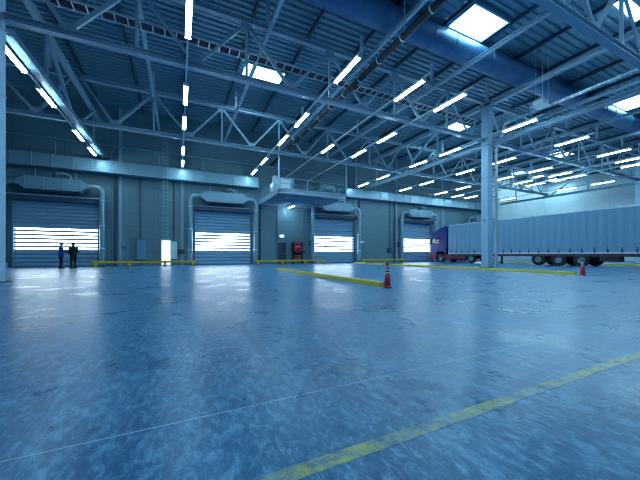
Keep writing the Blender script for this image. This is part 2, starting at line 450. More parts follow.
girder(44.7, 13.97, 28.9, 'far blue steel girder between the far column and the back wall')
girder(44.7, -7.8, 13.23, 'far blue steel girder on the near side of the far column', False)

TIES = [(-1.5, 'first'), (3.8, 'second'), (9.1, 'third'), (14.4, 'fourth'), (25.0, 'fifth'), (30.3, 'sixth'), (35.6, 'seventh'), (40.9, 'eighth')]
for X, w in TIES:
    o = MB().ibeam((X, -7.9, 11.42), (X, 28.95, 11.42), .16, .2, .025).build('tie_beam', M['steel'])
    tag(o, f'{w} blue steel tie beam, counted from the left, running towards the back wall', 'beam', 'steel tie beams')
purl = None
X = 14.15 - 1.5335 - 3.067 * 9
while X < XR - .3:
    if purl is None:
        purl = MB().ibeam((0, -7.9, 13.07), (0, 28.95, 13.07), .12, .2, .02).build('roof_purlin', M['steel_dark'])
        tag(purl, 'dark steel purlin directly under the corrugated roof deck', 'purlin', 'roof purlins under the deck'); purl.location.x = X
    else:
        c = purl.copy(); COL.objects.link(c); c.location.x = X
    X += 3.067

def column(X, label):
    t = thing('steel_column', label, 'column', (X, 13.6, 0))
    MB().cbox(-.26, .26, -.26, .26, .03, 11.4, .02).build('shaft', M['column'], t)
    MB().box(-.36, .36, -.36, .36, 0, .03).build('base_plate', M['steel_dark'], t)
    for z in (6.35, 8.6): MB().box(-.275, .275, -.275, .275, z, z + .06).build('joint_band', M['steel'], t)
    MB().box(-.32, .32, -.32, .32, 11.4, 11.5).build('cap_plate', M['steel_dark'], t)
    MB().box(-.08, .08, -.08, .08, 11.5, 13.0).build('roof_post', M['column'], t)
    MB().box(-.272, -.26, -.07, .07, 3.2, 3.45).build('tag_plate', M['cab_grey'], t)
    return t
column(-5.66, 'tall square steel column at the left edge of the hall')
column(19.69, 'tall square steel column standing in front of the lorry trailer')
column(44.9, 'far pale square column behind the back of the lorry')

# ------------------------------------------------------------------ skylights (setting)
SKY = [(14.15, 10.25), (32.55, 10.25), (5.1, 19.4), (23.5, 19.5), (41.5, 19.2), (20.0, 5.85), (5.1, 1.0), (23.5, 1.0), (-4.3, 1.0), (-4.3, -4.5), (14.15, 1.0), (5.1, -4.5), (14.15, -4.5), (32, -3.0), (50.6, 10.25), (50.6, 26.4), (55.2, 26.4), (46.0, 26.4)]  # rows overhead and behind, and three by the pale wall, are added for light
SKY_TXT = ['skylight above the big round duct', 'skylight at the right edge beyond the round duct', 'skylight above the truss over the second roller door', 'skylight behind the right column', 'far skylight above the lorry trailer', 'skylight at the top right corner',
           'skylight added overhead', 'skylight added overhead to the right', 'skylight added overhead to the left', 'skylight added behind the viewer, left', 'skylight added overhead, second from the right', 'skylight added behind the viewer, middle', 'skylight added behind the viewer, right', 'skylight added behind the viewer, far right', 'far skylight beside the pale wall', 'far skylight added to brighten the pale back wall, middle of three', 'far skylight added to brighten the pale back wall, rightmost of three', 'far skylight added to brighten the pale back wall, leftmost of three']
for i, (sx, sy) in enumerate(SKY):
    t = thing(f'window_{i+1}', 'bright rectangular ' + SKY_TXT[i], 'skylight', (sx, sy, 0), kind='structure')
    a, b = 1.28, .76
    MB().box(-a, a, -b, b, 13.10, 13.14).build('pane', M['sky_pane'], t)
    f = MB()
    f.box(-a - .1, -a, -b - .1, b + .1, 13.0, 13.22); f.box(a, a + .1, -b - .1, b + .1, 13.0, 13.22)
    f.box(-a, a, -b - .1, -b, 13.0, 13.22); f.box(-a, a, b, b + .1, 13.0, 13.22)
    f.build('window_frame', M['galv'], t)

# ------------------------------------------------------------------ strip lights on rails
RAILS = [(-5.72, (15.2, 18.35, 23.2, 26.4)), (.28, (10.2, 15.2, 18.4, 23.3, 26.6)), (6.17, (10.3, 15.2, 18.4, 23.2, 26.6)), (9.52, (10.35, 18.5)), (12.06, (10.3, 15.15, 18.4)),
         (17.9, (10.35, 15.2, 18.35, 23.0, 26.4)), (23.5, (10.3, 14.8, 18.3, 22.9, 26.1)), (28.95, (10.1, 15.0, 18.2, 22.8, 25.9)), (32.25, (10.2, 15.0, 18.3, 26.2)), (34.45, (10.6, 14.9, 18.3, 26.0)),
         (40.05, (10.3, 14.8, 18.0, 24.6))]
ORD = ['first', 'second', 'third', 'fourth', 'fifth', 'sixth', 'seventh', 'eighth', 'ninth', 'tenth', 'eleventh', 'twelfth', 'thirteenth']
ZL = 8.45
proto = None
for ri, (X, ys) in enumerate(RAILS):
    r = thing('light_rail', f'thin metal rail carrying strip lights, {ORD[ri]} of the rails from the left', 'light rail', (X, 0, 0), group='light rails')
    MB().bar((0, 9.1, ZL + .14), (0, 27.85, ZL + .14), .07, .07).build('rail_bar', M['lamp_house'], r)
    for yy in (13.6, 22.2):
        MB().bar((.0, yy, ZL + .15), (.0, yy, 8.87), .02).build('rail_hanger', M['galv'], r)
    for li, y in enumerate(sorted(ys, reverse=True)):
        lab = f'white strip light, {ORD[li]} from the back wall on the {ORD[ri]} light rail from the left'
        if proto is None:
            proto = thing('pendant_strip_light', lab, 'strip light', (X, y, ZL), group='ceiling strip lights')
            MB().cbox(-.10, .10, -.95, .95, .03, .10, .015).build('lamp_housing', M['lamp_house'], proto)
            MB().cbox(-.085, .085, -.93, .93, -.035, .028, .02).build('diffuser', M['tube'], proto)
            for s in (-1, 1): MB().box(-.10, .10, s * .94 - .015, s * .94 + .015, -.04, .10).build('end_cap', M['lamp_house'], proto)
            kids(proto)
        else: dup(proto, (X, y, ZL), label=lab)

# ------------------------------------------------------------------ round duct, pipe, trays
t = thing('ventilation_duct', 'huge round blue ventilation duct under the roof deck', 'duct', (0, 11.3, 12.32))
MB().tube([(XL + .1, 0, 0), (XR - .1, 0, 0)], .59, 40).build('duct_tube', M['duct_round'], t)
x = -15.3
while x < XR - 1:
    MB().lathe([(.59, -.03), (.61, -.02), (.61, .02), (.59, .03)], (x, 0, 0), 40, 'x').build('duct_joint', M['duct_round'], t); x += 1.5
x = -13.9
while x < XR - 1:
    MB().tube([(x, -.3, .45), (x, -.3, .86)], .012, 6).build('hanger_rod', M['steel_dark'], t); x += 6.0
t = thing('fire_main_pipe', 'black pipe with silver couplings running under the round duct', 'pipe', (8.15, 0, 9.72))
MB().tube([(0, -7.5, 0), (0, 27.9, 0)], .135, 14).build('pipe_run', M['black'], t)
for k in range(14):
    MB().lathe([(.135, -.03), (.15, -.025), (.15, .025), (.135, .03)], (0, 4.6 + k * 1.55, 0), 14, 'y').build('coupling', M['silver'], t)
for yy in (5.25, 9.1, 13.9, 17.5, 21.9):
    MB().bar((0, yy, .1), (0, yy, 1.65), .025).build('pipe_hanger', M['steel'], t)

def tray_x(y, z, x0, x1, w, name, label, rung=.45):
    t = thing(name, label, 'cable tray', (0, y, z))
    for s in (-1, 1): MB().box(x0, x1, s * w / 2 - .015, s * w / 2 + .015, 0, .10).build('side_rail', M['alu'], t)
    x = x0 + .2; first = None
    while x < x1:
        if first is None: first = MB().box(-.025, .025, -w / 2, w / 2, 0, .02).build('rung', M['alu'], t); c = first
        else: c = first.copy(); COL.objects.link(c)
        c.parent = t; c.location.x = x; x += rung
    for k in range(5):
        yy = -w / 2 + .07 + k * (w - .14) / 4
        pts = [(x0 + j * (x1 - x0) / 40, yy + random.uniform(-.02, .02), .05 + random.uniform(-.01, .02)) for j in range(41)]
        MB().tube(pts, .032, 6).build('cable', M['cable'], t)
    x = x0 + .7
    while x < x1:
        for s in (-1, 1): MB().bar((x, s * w / 2, 0), (x, s * w / 2, 13.0 - z), .018).build('tray_hanger', M['steel'], t)
        x += 3.2
    return t
tray_x(14.35, 10.55, -16.5, 19.4, .5, 'cable_tray', 'ladder cable tray full of dark cables behind the long middle truss')
t = thing('cable_trunking', 'pale cable trunking hung along the column line at the right', 'cable tray', (20.25, 0, 9.95))
MB().box(-.11, .11, -7, 12.3, 0, .10).build('trunk_run', M['galv'], t)
rg = MB(); y = -6.8
while y < 12.2: rg.box(-.12, .12, y, y + .05, -.008, .11); y += .4
rg.build('lid_clip', M['alu'], t)
pth = [(0, 12.3, .05), (.1, 12.7, .05), (.32, 12.95, -.02), (.42, 13.05, -.25), (.42, 13.15, -.7), (.30, 13.25, -1.0), (.10, 13.3, -1.3), (.03, 13.32, -1.5), (.03, 13.32, -1.72)]
MB().tube(pth, .11, 12).build('conduit_bend', M['silver'], t)
t = thing('hanging_junction_box', 'small pale junction box hung on three wires from the roof', 'junction box', (19.15, 9.9, 9.75))
MB().cbox(-.32, .32, -.28, .28, -.05, .22, .03).build('box_body', M['alu'], t)
MB().box(-.38, .38, -.34, .34, -.09, -.05).build('drip_tray', M['lamp_house'], t)
for a, b in ((-.3, -.25), (.3, -.25), (0, .25)): MB().tube([(a, b, .2), (a, b, 3.4)], .009, 5).build('suspension_wire', M['alu'], t)
t = thing('rainwater_pipe', 'round pale downpipe standing beside the right column', 'pipe', (20.28, 13.32, 0))
MB().tube([(0, 0, 0), (0, 0, 8.22)], .10, 12).build('pipe_run', M['alu'], t)
for z in (1.0, 3.0, 5.0, 7.0): MB().box(-.30, .02, -.03, .03, z, z + .05).build('pipe_clip', M['steel'], t)

# ------------------------------------------------------------------ platform with plant
PX0, PX1, PY0, PY1, PZ = 7.1, 13.4, 22.35, 28.0, 6.15
t = thing('service_platform', 'steel service platform with railing hung above the grey door', 'platform', (0, 0, 0))
MB().box(PX0, PX1, PY0, 27.9, PZ - .06, PZ).box(PX0, 12.3, 27.9, PY1 + .95, PZ - .06, PZ).build('deck_plate', M['steel'], t)
f = MB(); 
f.box(PX0, PX1, PY0, PY0 + .1, PZ - .3, PZ + .12); f.box(PX0, PX0 + .1, PY0, PY1 + .95, PZ - .3, PZ + .12); f.box(PX1 - .1, PX1, PY0, 27.9, PZ - .3, PZ + .12)
f.build('fascia', M['steel'], t)
for k in range(6): MB().ibeam((PX0 + .1, PY0 + .6 + k * 1.15, PZ - .17), (PX1 - .1, PY0 + .6 + k * 1.15, PZ - .17), .1, .2, .02).build('joist', M['steel'], t)
for zz in (.5, .95):
    MB().tube([(PX0 + .05, PY1, PZ + zz), (PX0 + .05, PY0 + .05, PZ + zz), (PX1 - .05, PY0 + .05, PZ + zz), (PX1 - .05, 27.85, PZ + zz)], .022, 8).build('handrail', M['galv'], t)
for k in range(6): MB().bar((PX0 + .05 + k * (PX1 - PX0 - .1) / 5, PY0 + .05, PZ), (PX0 + .05 + k * (PX1 - PX0 - .1) / 5, PY0 + .05, PZ + .97), .045).build('railing_post', M['galv'], t)
for X in (PX0 + .05, PX1 - .05):
    for k in range(1, 5): MB().bar((X, PY0 + k * 1.3, PZ), (X, PY0 + k * 1.3, PZ + .97), .045).build('railing_post', M['galv'], t)
    MB().bar((X, PY0 + .02, PZ), (X, PY0 + .02, 8.9), .10).build('hanger_rod', M['column'], t)
t = thing('air_handling_unit', 'pale box air handling unit on the platform', 'air handler', (0, 0, PZ))
MB().cbox(7.35, 8.5, 23.0, 24.4, .1, 1.15, .03).build('unit_body', M['galv'], t)
MB().box(7.5, 8.3, 22.97, 23.0, .25, .95).build('filter_door', M['alu'], t)
MB().box(7.30, 8.55, 22.95, 24.45, 0, .1).build('unit_base', M['hood'], t)
for z in (.35, .5, .65, .8): MB().box(7.33, 7.35, 23.2, 24.2, z, z + .05).build('louvre', M['alu'], t)
t = thing('fan_unit', 'grey drum fan beside the air handler at the platform railing', 'fan', (0, 0, PZ))
MB().lathe([(0, 0), (.5, 0), (.55, .08), (.55, .9), (.35, 1.1), (.3, 1.75), (0, 1.75)], (7.9, 25.6, .12), 24).build('fan_drum', M['alu'], t)
MB().box(7.35, 8.45, 25.0, 26.2, 0, .12).build('fan_base', M['hood'], t)
t = thing('platform_duct', 'sheet metal duct elbow at the right end of the platform', 'duct', (0, 0, PZ))
MB().prism([(12.2, .35), (13.1, .35), (13.1, 1.1), (12.2, 1.1)], 24.2, 27.6).build('duct_run', M['galv'], t)
MB().tube([(12.65, 24.2, .72), (12.65, 23.6, .72), (12.2, 23.2, .72), (11.5, 23.1, .72)], .28, 14).build('duct_elbow', M['galv'], t)
for yy in (24.6, 27.2): MB().box(12.3, 13.0, yy - .05, yy + .05, 0, .35).build('duct_foot', M['steel'], t)
dup(proto, (10.2, 27.9, 5.74), label='white strip light under the service platform above the grey door')
t.location.z = PZ

# ------------------------------------------------------------------ wall fittings
d = thing('door_6', 'plain dark grey personnel door under the platform', 'door', (9.56, 0, 0), kind='structure')
MB().cbox(-.46, .46, 28.93, 28.98, 0.02, 2.16, .01).build('door_leaf', M['door_grey'], d)
f = MB(); f.box(-.56, -.47, 28.9, 29, 0, 2.26); f.box(.47, .56, 28.9, 29, 0, 2.26); f.box(-.47, .47, 28.9, 29, 2.17, 2.26); f.build('door_frame', M['frame'], d)
MB().tube([(.34, 28.93, 1.05), (.34, 28.87, 1.05), (.22, 28.87, 1.05)], .012, 6).build('door_handle', M['silver'], d)
t = thing('emergency_exit_light', 'small glowing white sign box above the grey door', 'exit light', (9.55, 0, 2.85))
MB().cbox(-.24, .24, 28.9, 28.99, -.13, .13, .015).build('sign_case', M['white'], t)
MB().box(-.21, .21, 28.89, 28.9, -.10, .10).build('sign_panel', glow('exit_sign_panel', (.75, 1, .85), 5.0), t)
t = thing('fire_hose_stand', 'dark metal stand with a red fire hose reel beside the grey door', 'fire hose', (11.12, 28.5, 0))
f = MB()
for sx in (-.5, .5):
    for yy in (-.18, .18): f.box(sx - .03, sx + .03, yy - .03, yy + .03, 0, 2.2)
    f.box(sx - .03, sx + .03, -.18, .18, 2.14, 2.2); f.box(sx - .03, sx + .03, -.18, .18, .55, .61)
f.box(-.5, .5, .15, .21, 2.14, 2.2); f.box(-.5, .5, .15, .21, .55, .61); f.box(-.5, .5, .15, .2, .9, 2.1)
f.build('stand_frame', M['black'], t)
rl = MB().lathe([(0, -.12), (.40, -.12), (.42, -.10), (.42, -.07), (.30, -.07), (.30, .07), (.42, .07), (.42, .10), (.40, .12), (0, .12)], (0, -.06, 1.55), 28, 'y').build('hose_reel', M['red'], t)
MB().lathe([(0, -.03), (.09, -.03), (.09, .02), (0, .02)], (0, -.20, 1.55), 14, 'y').build('reel_hub', M['black'], rl)
for sx in (-.27, .27): MB().lathe([(0, 0), (.085, 0), (.09, .03), (.09, .32), (.05, .40), (.03, .44), (0, .44)], (sx, -.05, 1.98 - .02), 14).build('extinguisher', M['red'], t)
MB().cbox(-.28, .28, -.15, .12, .62, .84, .02).build('valve_box', M['red'], t)
MB().tube([(.42, 0, 1.3), (.75, 0, 1.28), (.85, 0, 1.28)], .06, 8).build('hose_nozzle', M['black'], t)

def cabinet(name, label, m, x0, x1, z0, z1, y0, door_lines=1):
    t = thing(name, label, 'cabinet', ((x0 + x1) / 2, YW, 0)); w = (x1 - x0) / 2; d = y0 - YW
    MB().cbox(-w, w, d, -.005, z0, z1, .02).build('body', m, t)
    for k in range(door_lines):
        a = -w + .04 + k * (2 * w - .08) / door_lines; b = a + (2 * w - .08) / door_lines - .02
        dd = MB().cbox(a, b, d - .02, d + .005, z0 + .05, z1 - .05, .008).build('cabinet_door', m, t)
        MB().box(b - .08, b - .05, d - .035, d - .02, (z0 + z1) / 2 - .08, (z0 + z1) / 2 + .08).build('latch', M['silver'], dd)
    return t
cabinet('electrical_cabinet', 'blue grey electrical cabinet on the wall between the first two doors', M['cab_grey'], -3.2, -2.5, .5, 2.2, 28.65)
d = thing('door_7', 'narrow glazed door glowing white with daylight under the cable ladder', 'door', (-1.02, 0, 0), kind='structure')
f = MB(); f.box(-.40, -.33, 28.85, 29, 0, 2.25); f.box(.33, .40, 28.85, 29, 0, 2.25); f.box(-.33, .33, 28.85, 29, 2.16, 2.25); f.box(-.33, .33, 28.85, 29, 0, .08); f.box(-.33, .33, 28.87, 28.99, .98, 1.03); f.build('door_frame', M['cab_white'], d)
MB().box(-.33, .33, 28.93, 28.95, .08, 2.16).build('pane', glow('daylit_door_glass', (.72, .9, 1), 1.6), d)
MB().tube([(.27, 28.92, 1.05), (.27, 28.84, 1.05), (.15, 28.84, 1.05)], .012, 6).build('door_handle', M['silver'], d)
cabinet('control_panel', 'small grey control panel left of the second door pipe', M['hood'], -.10, .45, 1.05, 1.40, 28.8)
cabinet('socket_box', 'small pale socket box near the first door pipe', M['galv'], -4.3, -3.95, 1.62, 1.98, 28.85)
cabinet('switch_box', 'small dark switch box on the wall left of the fourth door', M['hood'], 23.1, 23.8, 1.25, 1.75, 28.8)
cabinet('meter_box', 'pale meter box just right of the narrow glowing door', M['wall_pale_lit'], -.66, -.16, .55, 2.1, 28.85)
for X, z0, z1, nm, lab in ((-2.95, 2.2, 7.4, 'cable_conduit', 'thin conduit rising from the blue grey electrical cabinet'), (-.4, 2.1, 7.4, 'cable_conduit', 'thin conduit rising from the pale meter box'), (9.05, 2.4, 5.8, 'cable_conduit', 'thin conduit beside the grey door reaching to the platform'), (23.45, 1.75, 7.4, 'cable_conduit', 'thin conduit above the dark switch box')):
    tag(MB().tube([(X, 28.93, z0), (X, 28.93, z1)], .04, 8).build(nm, M['hood']), lab, 'conduit')
for X, z1, lab in ((-4.70, 7.4, 'dark vertical drainpipe on the wall right of the first door'), (7.25, 5.85, 'dark vertical drainpipe on the wall under the platform edge'), (24.15, 7.4, 'dark vertical drainpipe on the wall left of the fourth door'), (18.95, 7.4, 'dark vertical drainpipe on the wall right of the third door')):
    t = thing('drainpipe', lab, 'pipe', (X, 28.80, 0))
    MB().tube([(0, 0, 0), (0, 0, z1)], .09, 10).build('pipe_run', M['steel_dark'], t)
    for z in (1.2, 3.6, 5.5): MB().box(-.12, .12, -.02, .15, z, z + .05).build('pipe_clip', M['steel'], t)
def ladder(X, Y, z0, z1, w, label):
    t = thing('cable_ladder', label, 'cable ladder', (X, Y, 0))
    for s in (-1, 1): MB().box(s * w / 2 - .02, s * w / 2 + .02, -.03, .03, z0, z1).build('stile', M['galv'], t)
    z = z0 + .15; first = None
    while z < z1:
        if first is None: first = MB().box(-w / 2, w / 2, -.015, .015, -.015, .015).build('rung', M['galv'], t); c = first
        else: c = first.copy(); COL.objects.link(c)
        c.parent = t; c.location.z = z; z += .3
ladder(-1.03, 27.98, 2.16, 11.3, .36, 'upright cable ladder rising from the narrow glowing door past the duct')
ladder(12.05, 28.75, .5, 5.8, .45, 'upright ladder on the wall beside the red hose reel')
for X, lab in ((-4.35, 'flat wall post between the first drainpipe and the socket box'), (.25, 'flat wall post left of the second door'), (18.55, 'flat wall post right of the third door'), (24.55, 'flat wall post left of the fourth door'), (32.6, 'flat wall post behind the lorry cab')):
    tag(MB().box(X - .12, X + .12, 28.9, 29, 0, 13).build('wall_post', M['steel']), lab, 'post')
t = thing('warning_lamp', 'small white lamp on the pipe right of the third door', 'lamp', (18.6, 27.98, 2.35))
MB().box(-.05, .05, .0, .14, -.03, .03).build('bracket', M['steel'], t)
MB().cbox(-.12, .35, -.15, .0, -.12, .12, .03).build('lamp_head', M['lamp_house'], t)

# ------------------------------------------------------------------ guard rails, kerbs, floor line, cones
def guard(x0, x1, posts, label):
    t = thing('guard_rail', label, 'guard rail', (0, 27.55, 0), group='yellow guard rails along the wall')
    MB().cbox(x0, x1, -.07, .07, .26, .43, .02).build('rail_beam', M['rail_yellow'], t)
    for p in posts:
        q = MB().cbox(p - .11, p + .11, -.10, .10, .02, .30, .02).build('guard_post', M['rail_yellow'], t)
        MB().box(p - .18, p + .18, -.18, .18, 0, .02).build('foot_plate', M['hood'], q)
guard(-6.0, 1.35, (-5.7, -3.55, -1.05, 1.1), 'yellow guard rail in front of the narrow glowing door')
guard(6.55, 13.9, (6.8, 9.2, 11.6, 13.6), 'yellow guard rail in front of the grey door')
guard(18.5, 24.7, (18.8, 21.6, 24.4), 'yellow guard rail between the third and fourth doors')
def kerb(X, y0, y1, label):
    t = thing('lane_kerb', label, 'kerb', (X, 0, 0), group='yellow lane kerbs')
    y = y0; L_ = (y1 - y0) / max(1, round((y1 - y0) / 3.0))
    while y < y1 - .1:
        MB().prism([(-.13, 0), (.13, 0), (.10, .11), (.07, .13), (-.07, .13), (-.10, .11)], y + .006, y + L_ - .006).build('kerb_block', M['yellow'], t); y += L_
kerb(5.47, 7.05, 17.2, 'long low yellow kerb leading from the middle cone to the wall')
kerb(16.85, 7.2, 26.5, 'long low yellow kerb in front of the column and lorry')
kerb(35.3, 7.0, 26.5, 'far low yellow kerb beyond the lorry trailer')
ln = MB().box(-3.0, 14.0, 1.155, 1.238, 0, .0015).build('painted_floor_line', M['floor_line'])
tag(ln, 'worn yellow line painted across the near floor', 'floor marking')
def cone(X, Y, label):
    t = thing('marker_cone', label, 'traffic cone', (X, Y, 0), group='red and white marker cones')
    MB().lathe([(0, 0), (.115, 0), (.125, .012), (.12, .03), (.095, .06), (0, .06)], n=28).build('base', M['red'], t)
    MB().lathe([(.095, .055), (.082, .22), (.062, .40), (0, .40)], n=24).build('cone_body', M['red'], t)
    z = .40; hs = [(.055, 'white'), (.038, 'red'), (.055, 'white'), (.038, 'red'), (.05, 'white'), (.03, 'red')]
    for h, c in hs:
        MB().lathe([(0, z), (.061, z), (.059, z + h), (0, z + h)], n=24).build('band', M[c], t); z += h
    MB().lathe([(.045, z), (.042, z + .025), (.02, z + .035), (0, z + .035)], n=16).build('cap', M['black'], t)
cone(5.36, 6.70, 'red and white marker cone at the end of the middle kerb')
cone(16.6, 6.85, 'red and white marker cone in front of the lorry trailer')

# ------------------------------------------------------------------ articulated lorry
TX = 28.8; TW = 2.5
lorry = thing('articulated_lorry', 'blue lorry cab with a long pale blue curtain sided trailer', 'lorry', (TX, 0, 0))
def wheel(y, r=.54, x=.0, w=.32, pr=lorry):
    o = MB().lathe([(.28, 0), (r - .06, 0), (r, .05), (r, w - .05), (r - .06, w), (.28, w)], (x, y, r), 30, 'x').build('wheel', M['rubber'], pr)
    MB().lathe([(0, .10), (.10, .04), (.13, .10), (.22, .12), (.27, .03), (.285, .0), (.285, .03)], (x, y, r), 24, 'x').build('rim', M['rim'], o)
    return o
# trailer: y from 8.5 (rear) to 24.6 (front)
ya, yb, zb, zt = 8.35, 24.65, 1.13, 4.42
fold = MB(); nn = 230; pv = []
for side, xx in ((-1, .0), (1, TW)):
    vs = []; fs = []
    for i in range(nn + 1):
        y = ya + (yb - ya) * i / nn
        w = .022 * math.sin(i * .82) + .012 * math.sin(i * 2.3 + 1) + random.uniform(-.006, .006)
        for z in (zb + .02, zb + 1.2, zb + 2.2, zt - .06):
            k = {0: 1.0}.get(0) * (1.2 if z < zb + .1 else (.8 if z < zt - .5 else .45))
            vs.append((xx + side * (.01 + w * k), y, z))
    for i in range(nn):
        for j in range(3): fs.append((i*4+j, i*4+j+1, (i+1)*4+j+1, (i+1)*4+j))
    fold.add(vs, fs, True)
tp = fold.build('curtain_side', M['tarp'], lorry)
MB().box(.03, TW - .03, ya, yb, zb - .02, zt - .02).build('load_body', M['tarp'], lorry)
MB().cbox(-.02, TW + .02, ya - .02, yb + .02, zt - .10, zt, .02).build('roof_panel', M['alu'], lorry)
MB().box(-.03, TW + .03, ya - .05, ya, zb - .1, zt).build('rear_doors', M['alu'], lorry)
MB().box(-.015, TW + .015, yb, yb + .06, zb - .1, zt).build('front_bulkhead', M['tarp'], lorry)
MB().box(-.03, .02, ya, yb, zb - .13, zb + .02).build('side_rail', M['alu'], lorry)
MB().box(TW - .02, TW + .03, ya, yb, zb - .13, zb + .02).build('side_rail', M['alu'], lorry)
MB().box(-.01, .12, ya, yb, zb - .33, zb - .14).build('lower_rail', M['maroon'], lorry)
y = ya + .45
while y < yb - .2:
    st = MB().box(-.055, -.035, y - .022, y + .022, zb - .05, zb + .36).build('curtain_strap', M['chassis'], lorry)
    MB().cbox(-.085, -.04, y - .05, y + .05, zb + .02, zb + .16, .01).build('buckle', M['chassis'], st)
    y += .78
for xx in (.75, 1.65): MB().box(xx - .06, xx + .06, ya + .2, yb - .6, .78, 1.13).build('chassis_beam', M['chassis'], lorry)
AX = (15.1, 13.55, 12.0)
for y in AX:
    wheel(y); wheel(y, x=TW - .32)
    MB().tube([(.2, y, .5), (TW - .2, y, .5)], .07, 10).build('axle', M['chassis'], lorry)
MB().prism([(11.3, .92), (15.8, .92), (15.8, 1.02), (11.3, 1.02)], .0, .35, 'x').build('mudguard', M['chassis'], lorry)
MB().cbox(.05, .7, 9.7, 10.9, .42, .98, .03).build('pallet_box', M['chassis'], lorry)
MB().box(.1, TW - .1, ya + .05, ya + .17, .42, .55).build('underrun_bar', M['chassis'], lorry)
MB().box(.1, .2, ya + .05, ya + .17, .42, 1.0).build('underrun_strut', M['chassis'], lorry); MB().box(TW - .2, TW - .1, ya + .05, ya + .17, .42, 1.0).build('underrun_strut', M['chassis'], lorry)
MB().cbox(-.02, .10, ya - .08, ya - .04, .75, .95, .01).build('tail_lamp', M['red'], lorry)
for xx in (.35, TW - .45):
    l = MB().box(xx, xx + .12, 19.6, 19.75, .1, 1.1).build('landing_leg', M['chassis'], lorry)
    MB().box(xx - .06, xx + .18, 19.5, 19.85, .0, .1).build('leg_foot', M['chassis'], l)
# tractor
wheel(21.75, .52); wheel(21.75, .52, TW - .32); wheel(25.9, .52, .05); wheel(25.9, .52, TW - .37)
for xx in (.8, 1.6): MB().box(xx - .07, xx + .07, 20.7, 27.0, .62, .9).build('tractor_frame', M['chassis'], lorry)
MB().cbox(.15, .75, 22.6, 24.3, .35, .95, .06).build('fuel_tank', M['cab_red'], lorry)
MB().cbox(.02, .12, 22.45, 25.2, .45, .95, .02).build('side_skirt', M['cab_red'], lorry)
MB().cbox(TW - .12, TW - .02, 22.45, 25.2, .45, .95, .02).build('side_skirt', M['cab_red'], lorry)
# cab body (side outline in y,z), wheel arch cut in
cabp = [(25.1, 1.02), (25.22, 1.02), (25.32, 1.16), (25.55, 1.28), (25.9, 1.32), (26.25, 1.28), (26.48, 1.16), (26.58, 1.0), (27.38, 1.0), (27.46, 1.3), (27.46, 2.0), (27.34, 3.3), (27.15, 3.62), (26.4, 3.98), (25.6, 4.25), (25.3, 4.33), (25.1, 4.33)]
cab = MB().prism(cabp, 0, TW, 'x').build('cab_shell', M['cab_blue'], lorry)
bv = cab.modifiers.new('bevel', 'BEVEL'); bv.width = .05; bv.segments = 3; bv.limit_method = 'ANGLE'
MB().prism([(26.57, .38), (27.42, .38), (27.5, .5), (27.5, .98), (26.57, .98), (26.5, .8)], -.01, TW + .01, 'x').build('bumper', M['cab_red'], lorry)
MB().prism([(25.05, .45), (25.28, .45), (25.26, 1.0), (25.05, 1.0)], -.005, .3, 'x').build('step_panel', M['cab_red'], lorry)
MB().prism([(26.05, 2.25), (27.05, 2.2), (27.28, 2.3), (27.12, 3.0), (26.05, 3.1)], -.012, .02, 'x').build('side_window', M['glass'], cab)
MB().prism([(26.75, 2.4), (27.15, 2.4), (27.05, 2.95), (26.8, 2.98)], -.02, -.008, 'x').build('window_shine', M['painted_glare'], cab)
ws = MB(); a = Vector((0, 27.40, 1.95)); b = Vector((0, 27.08, 2.98))
ws.add([(.15, 27.48, 2.0), (TW - .15, 27.48, 2.0), (TW - .2, 27.32, 3.05), (.2, 27.32, 3.05), (.15, 27.40, 2.0), (TW - .15, 27.40, 2.0), (TW - .2, 27.24, 3.05), (.2, 27.24, 3.05)], [(0,1,2,3),(7,6,5,4),(0,4,5,1),(1,5,6,2),(2,6,7,3),(3,7,4,0)])
ws.build('windscreen', M['glass'], cab)
mm = MB(); mm.cbox(-.32, -.10, 27.1, 27.22, 2.2, 2.95, .03); mm.bar((-.2, 27.15, 2.9), (.05, 27.1, 2.95), .04); mm.build('side_mirror', M['chassis'], cab)
for y, z, l, h in ((25.95, 1.98, .55, .17), (25.42, 1.95, .42, .22), (26.9, 1.62, .8, .08), (26.4, 2.0, .2, .1)):
    MB().box(-.010, .01, y - l / 2, y + l / 2, z, z + h).build('stripe', M['cab_red'], cab)
MB().box(-.012, .01, 25.75, 25.78, 1.35, 3.0).build('door_gap', M['chassis'], cab)
MB().cbox(-.03, .0, 25.85, 26.05, 1.78, 1.83, .008).build('door_handle', M['chassis'], cab)
MB().prism([(24.95, 2.0), (25.1, 2.0), (25.1, 4.26), (24.95, 4.3)], .02, .12, 'x').build('side_deflector', M['cab_blue'], lorry)
MB().cbox(.2, .5, 27.46, 27.52, .62, .82, .02).build('headlamp', M['alu'], lorry); MB().cbox(TW - .5, TW - .2, 27.46, 27.52, .62, .82, .02).build('headlamp', M['alu'], lorry)
MB().box(.4, TW - .4, 27.44, 27.49, 1.15, 1.75).build('grille', M['chassis'], lorry)
MB().cbox(.0, .16, 24.2, 24.75, .95, 1.35, .03).build('battery_box', M['white'], lorry)
MB().tube([(.3, 24.4, 1.3), (.3, 24.4, 2.2)], .09, 10).build('air_line_post', M['cab_red'], lorry)
MB().prism([(21.1, 1.0), (22.4, 1.0), (22.2, 1.08), (21.3, 1.08)], .0, .5, 'x').build('mudguard', M['chassis'], lorry)

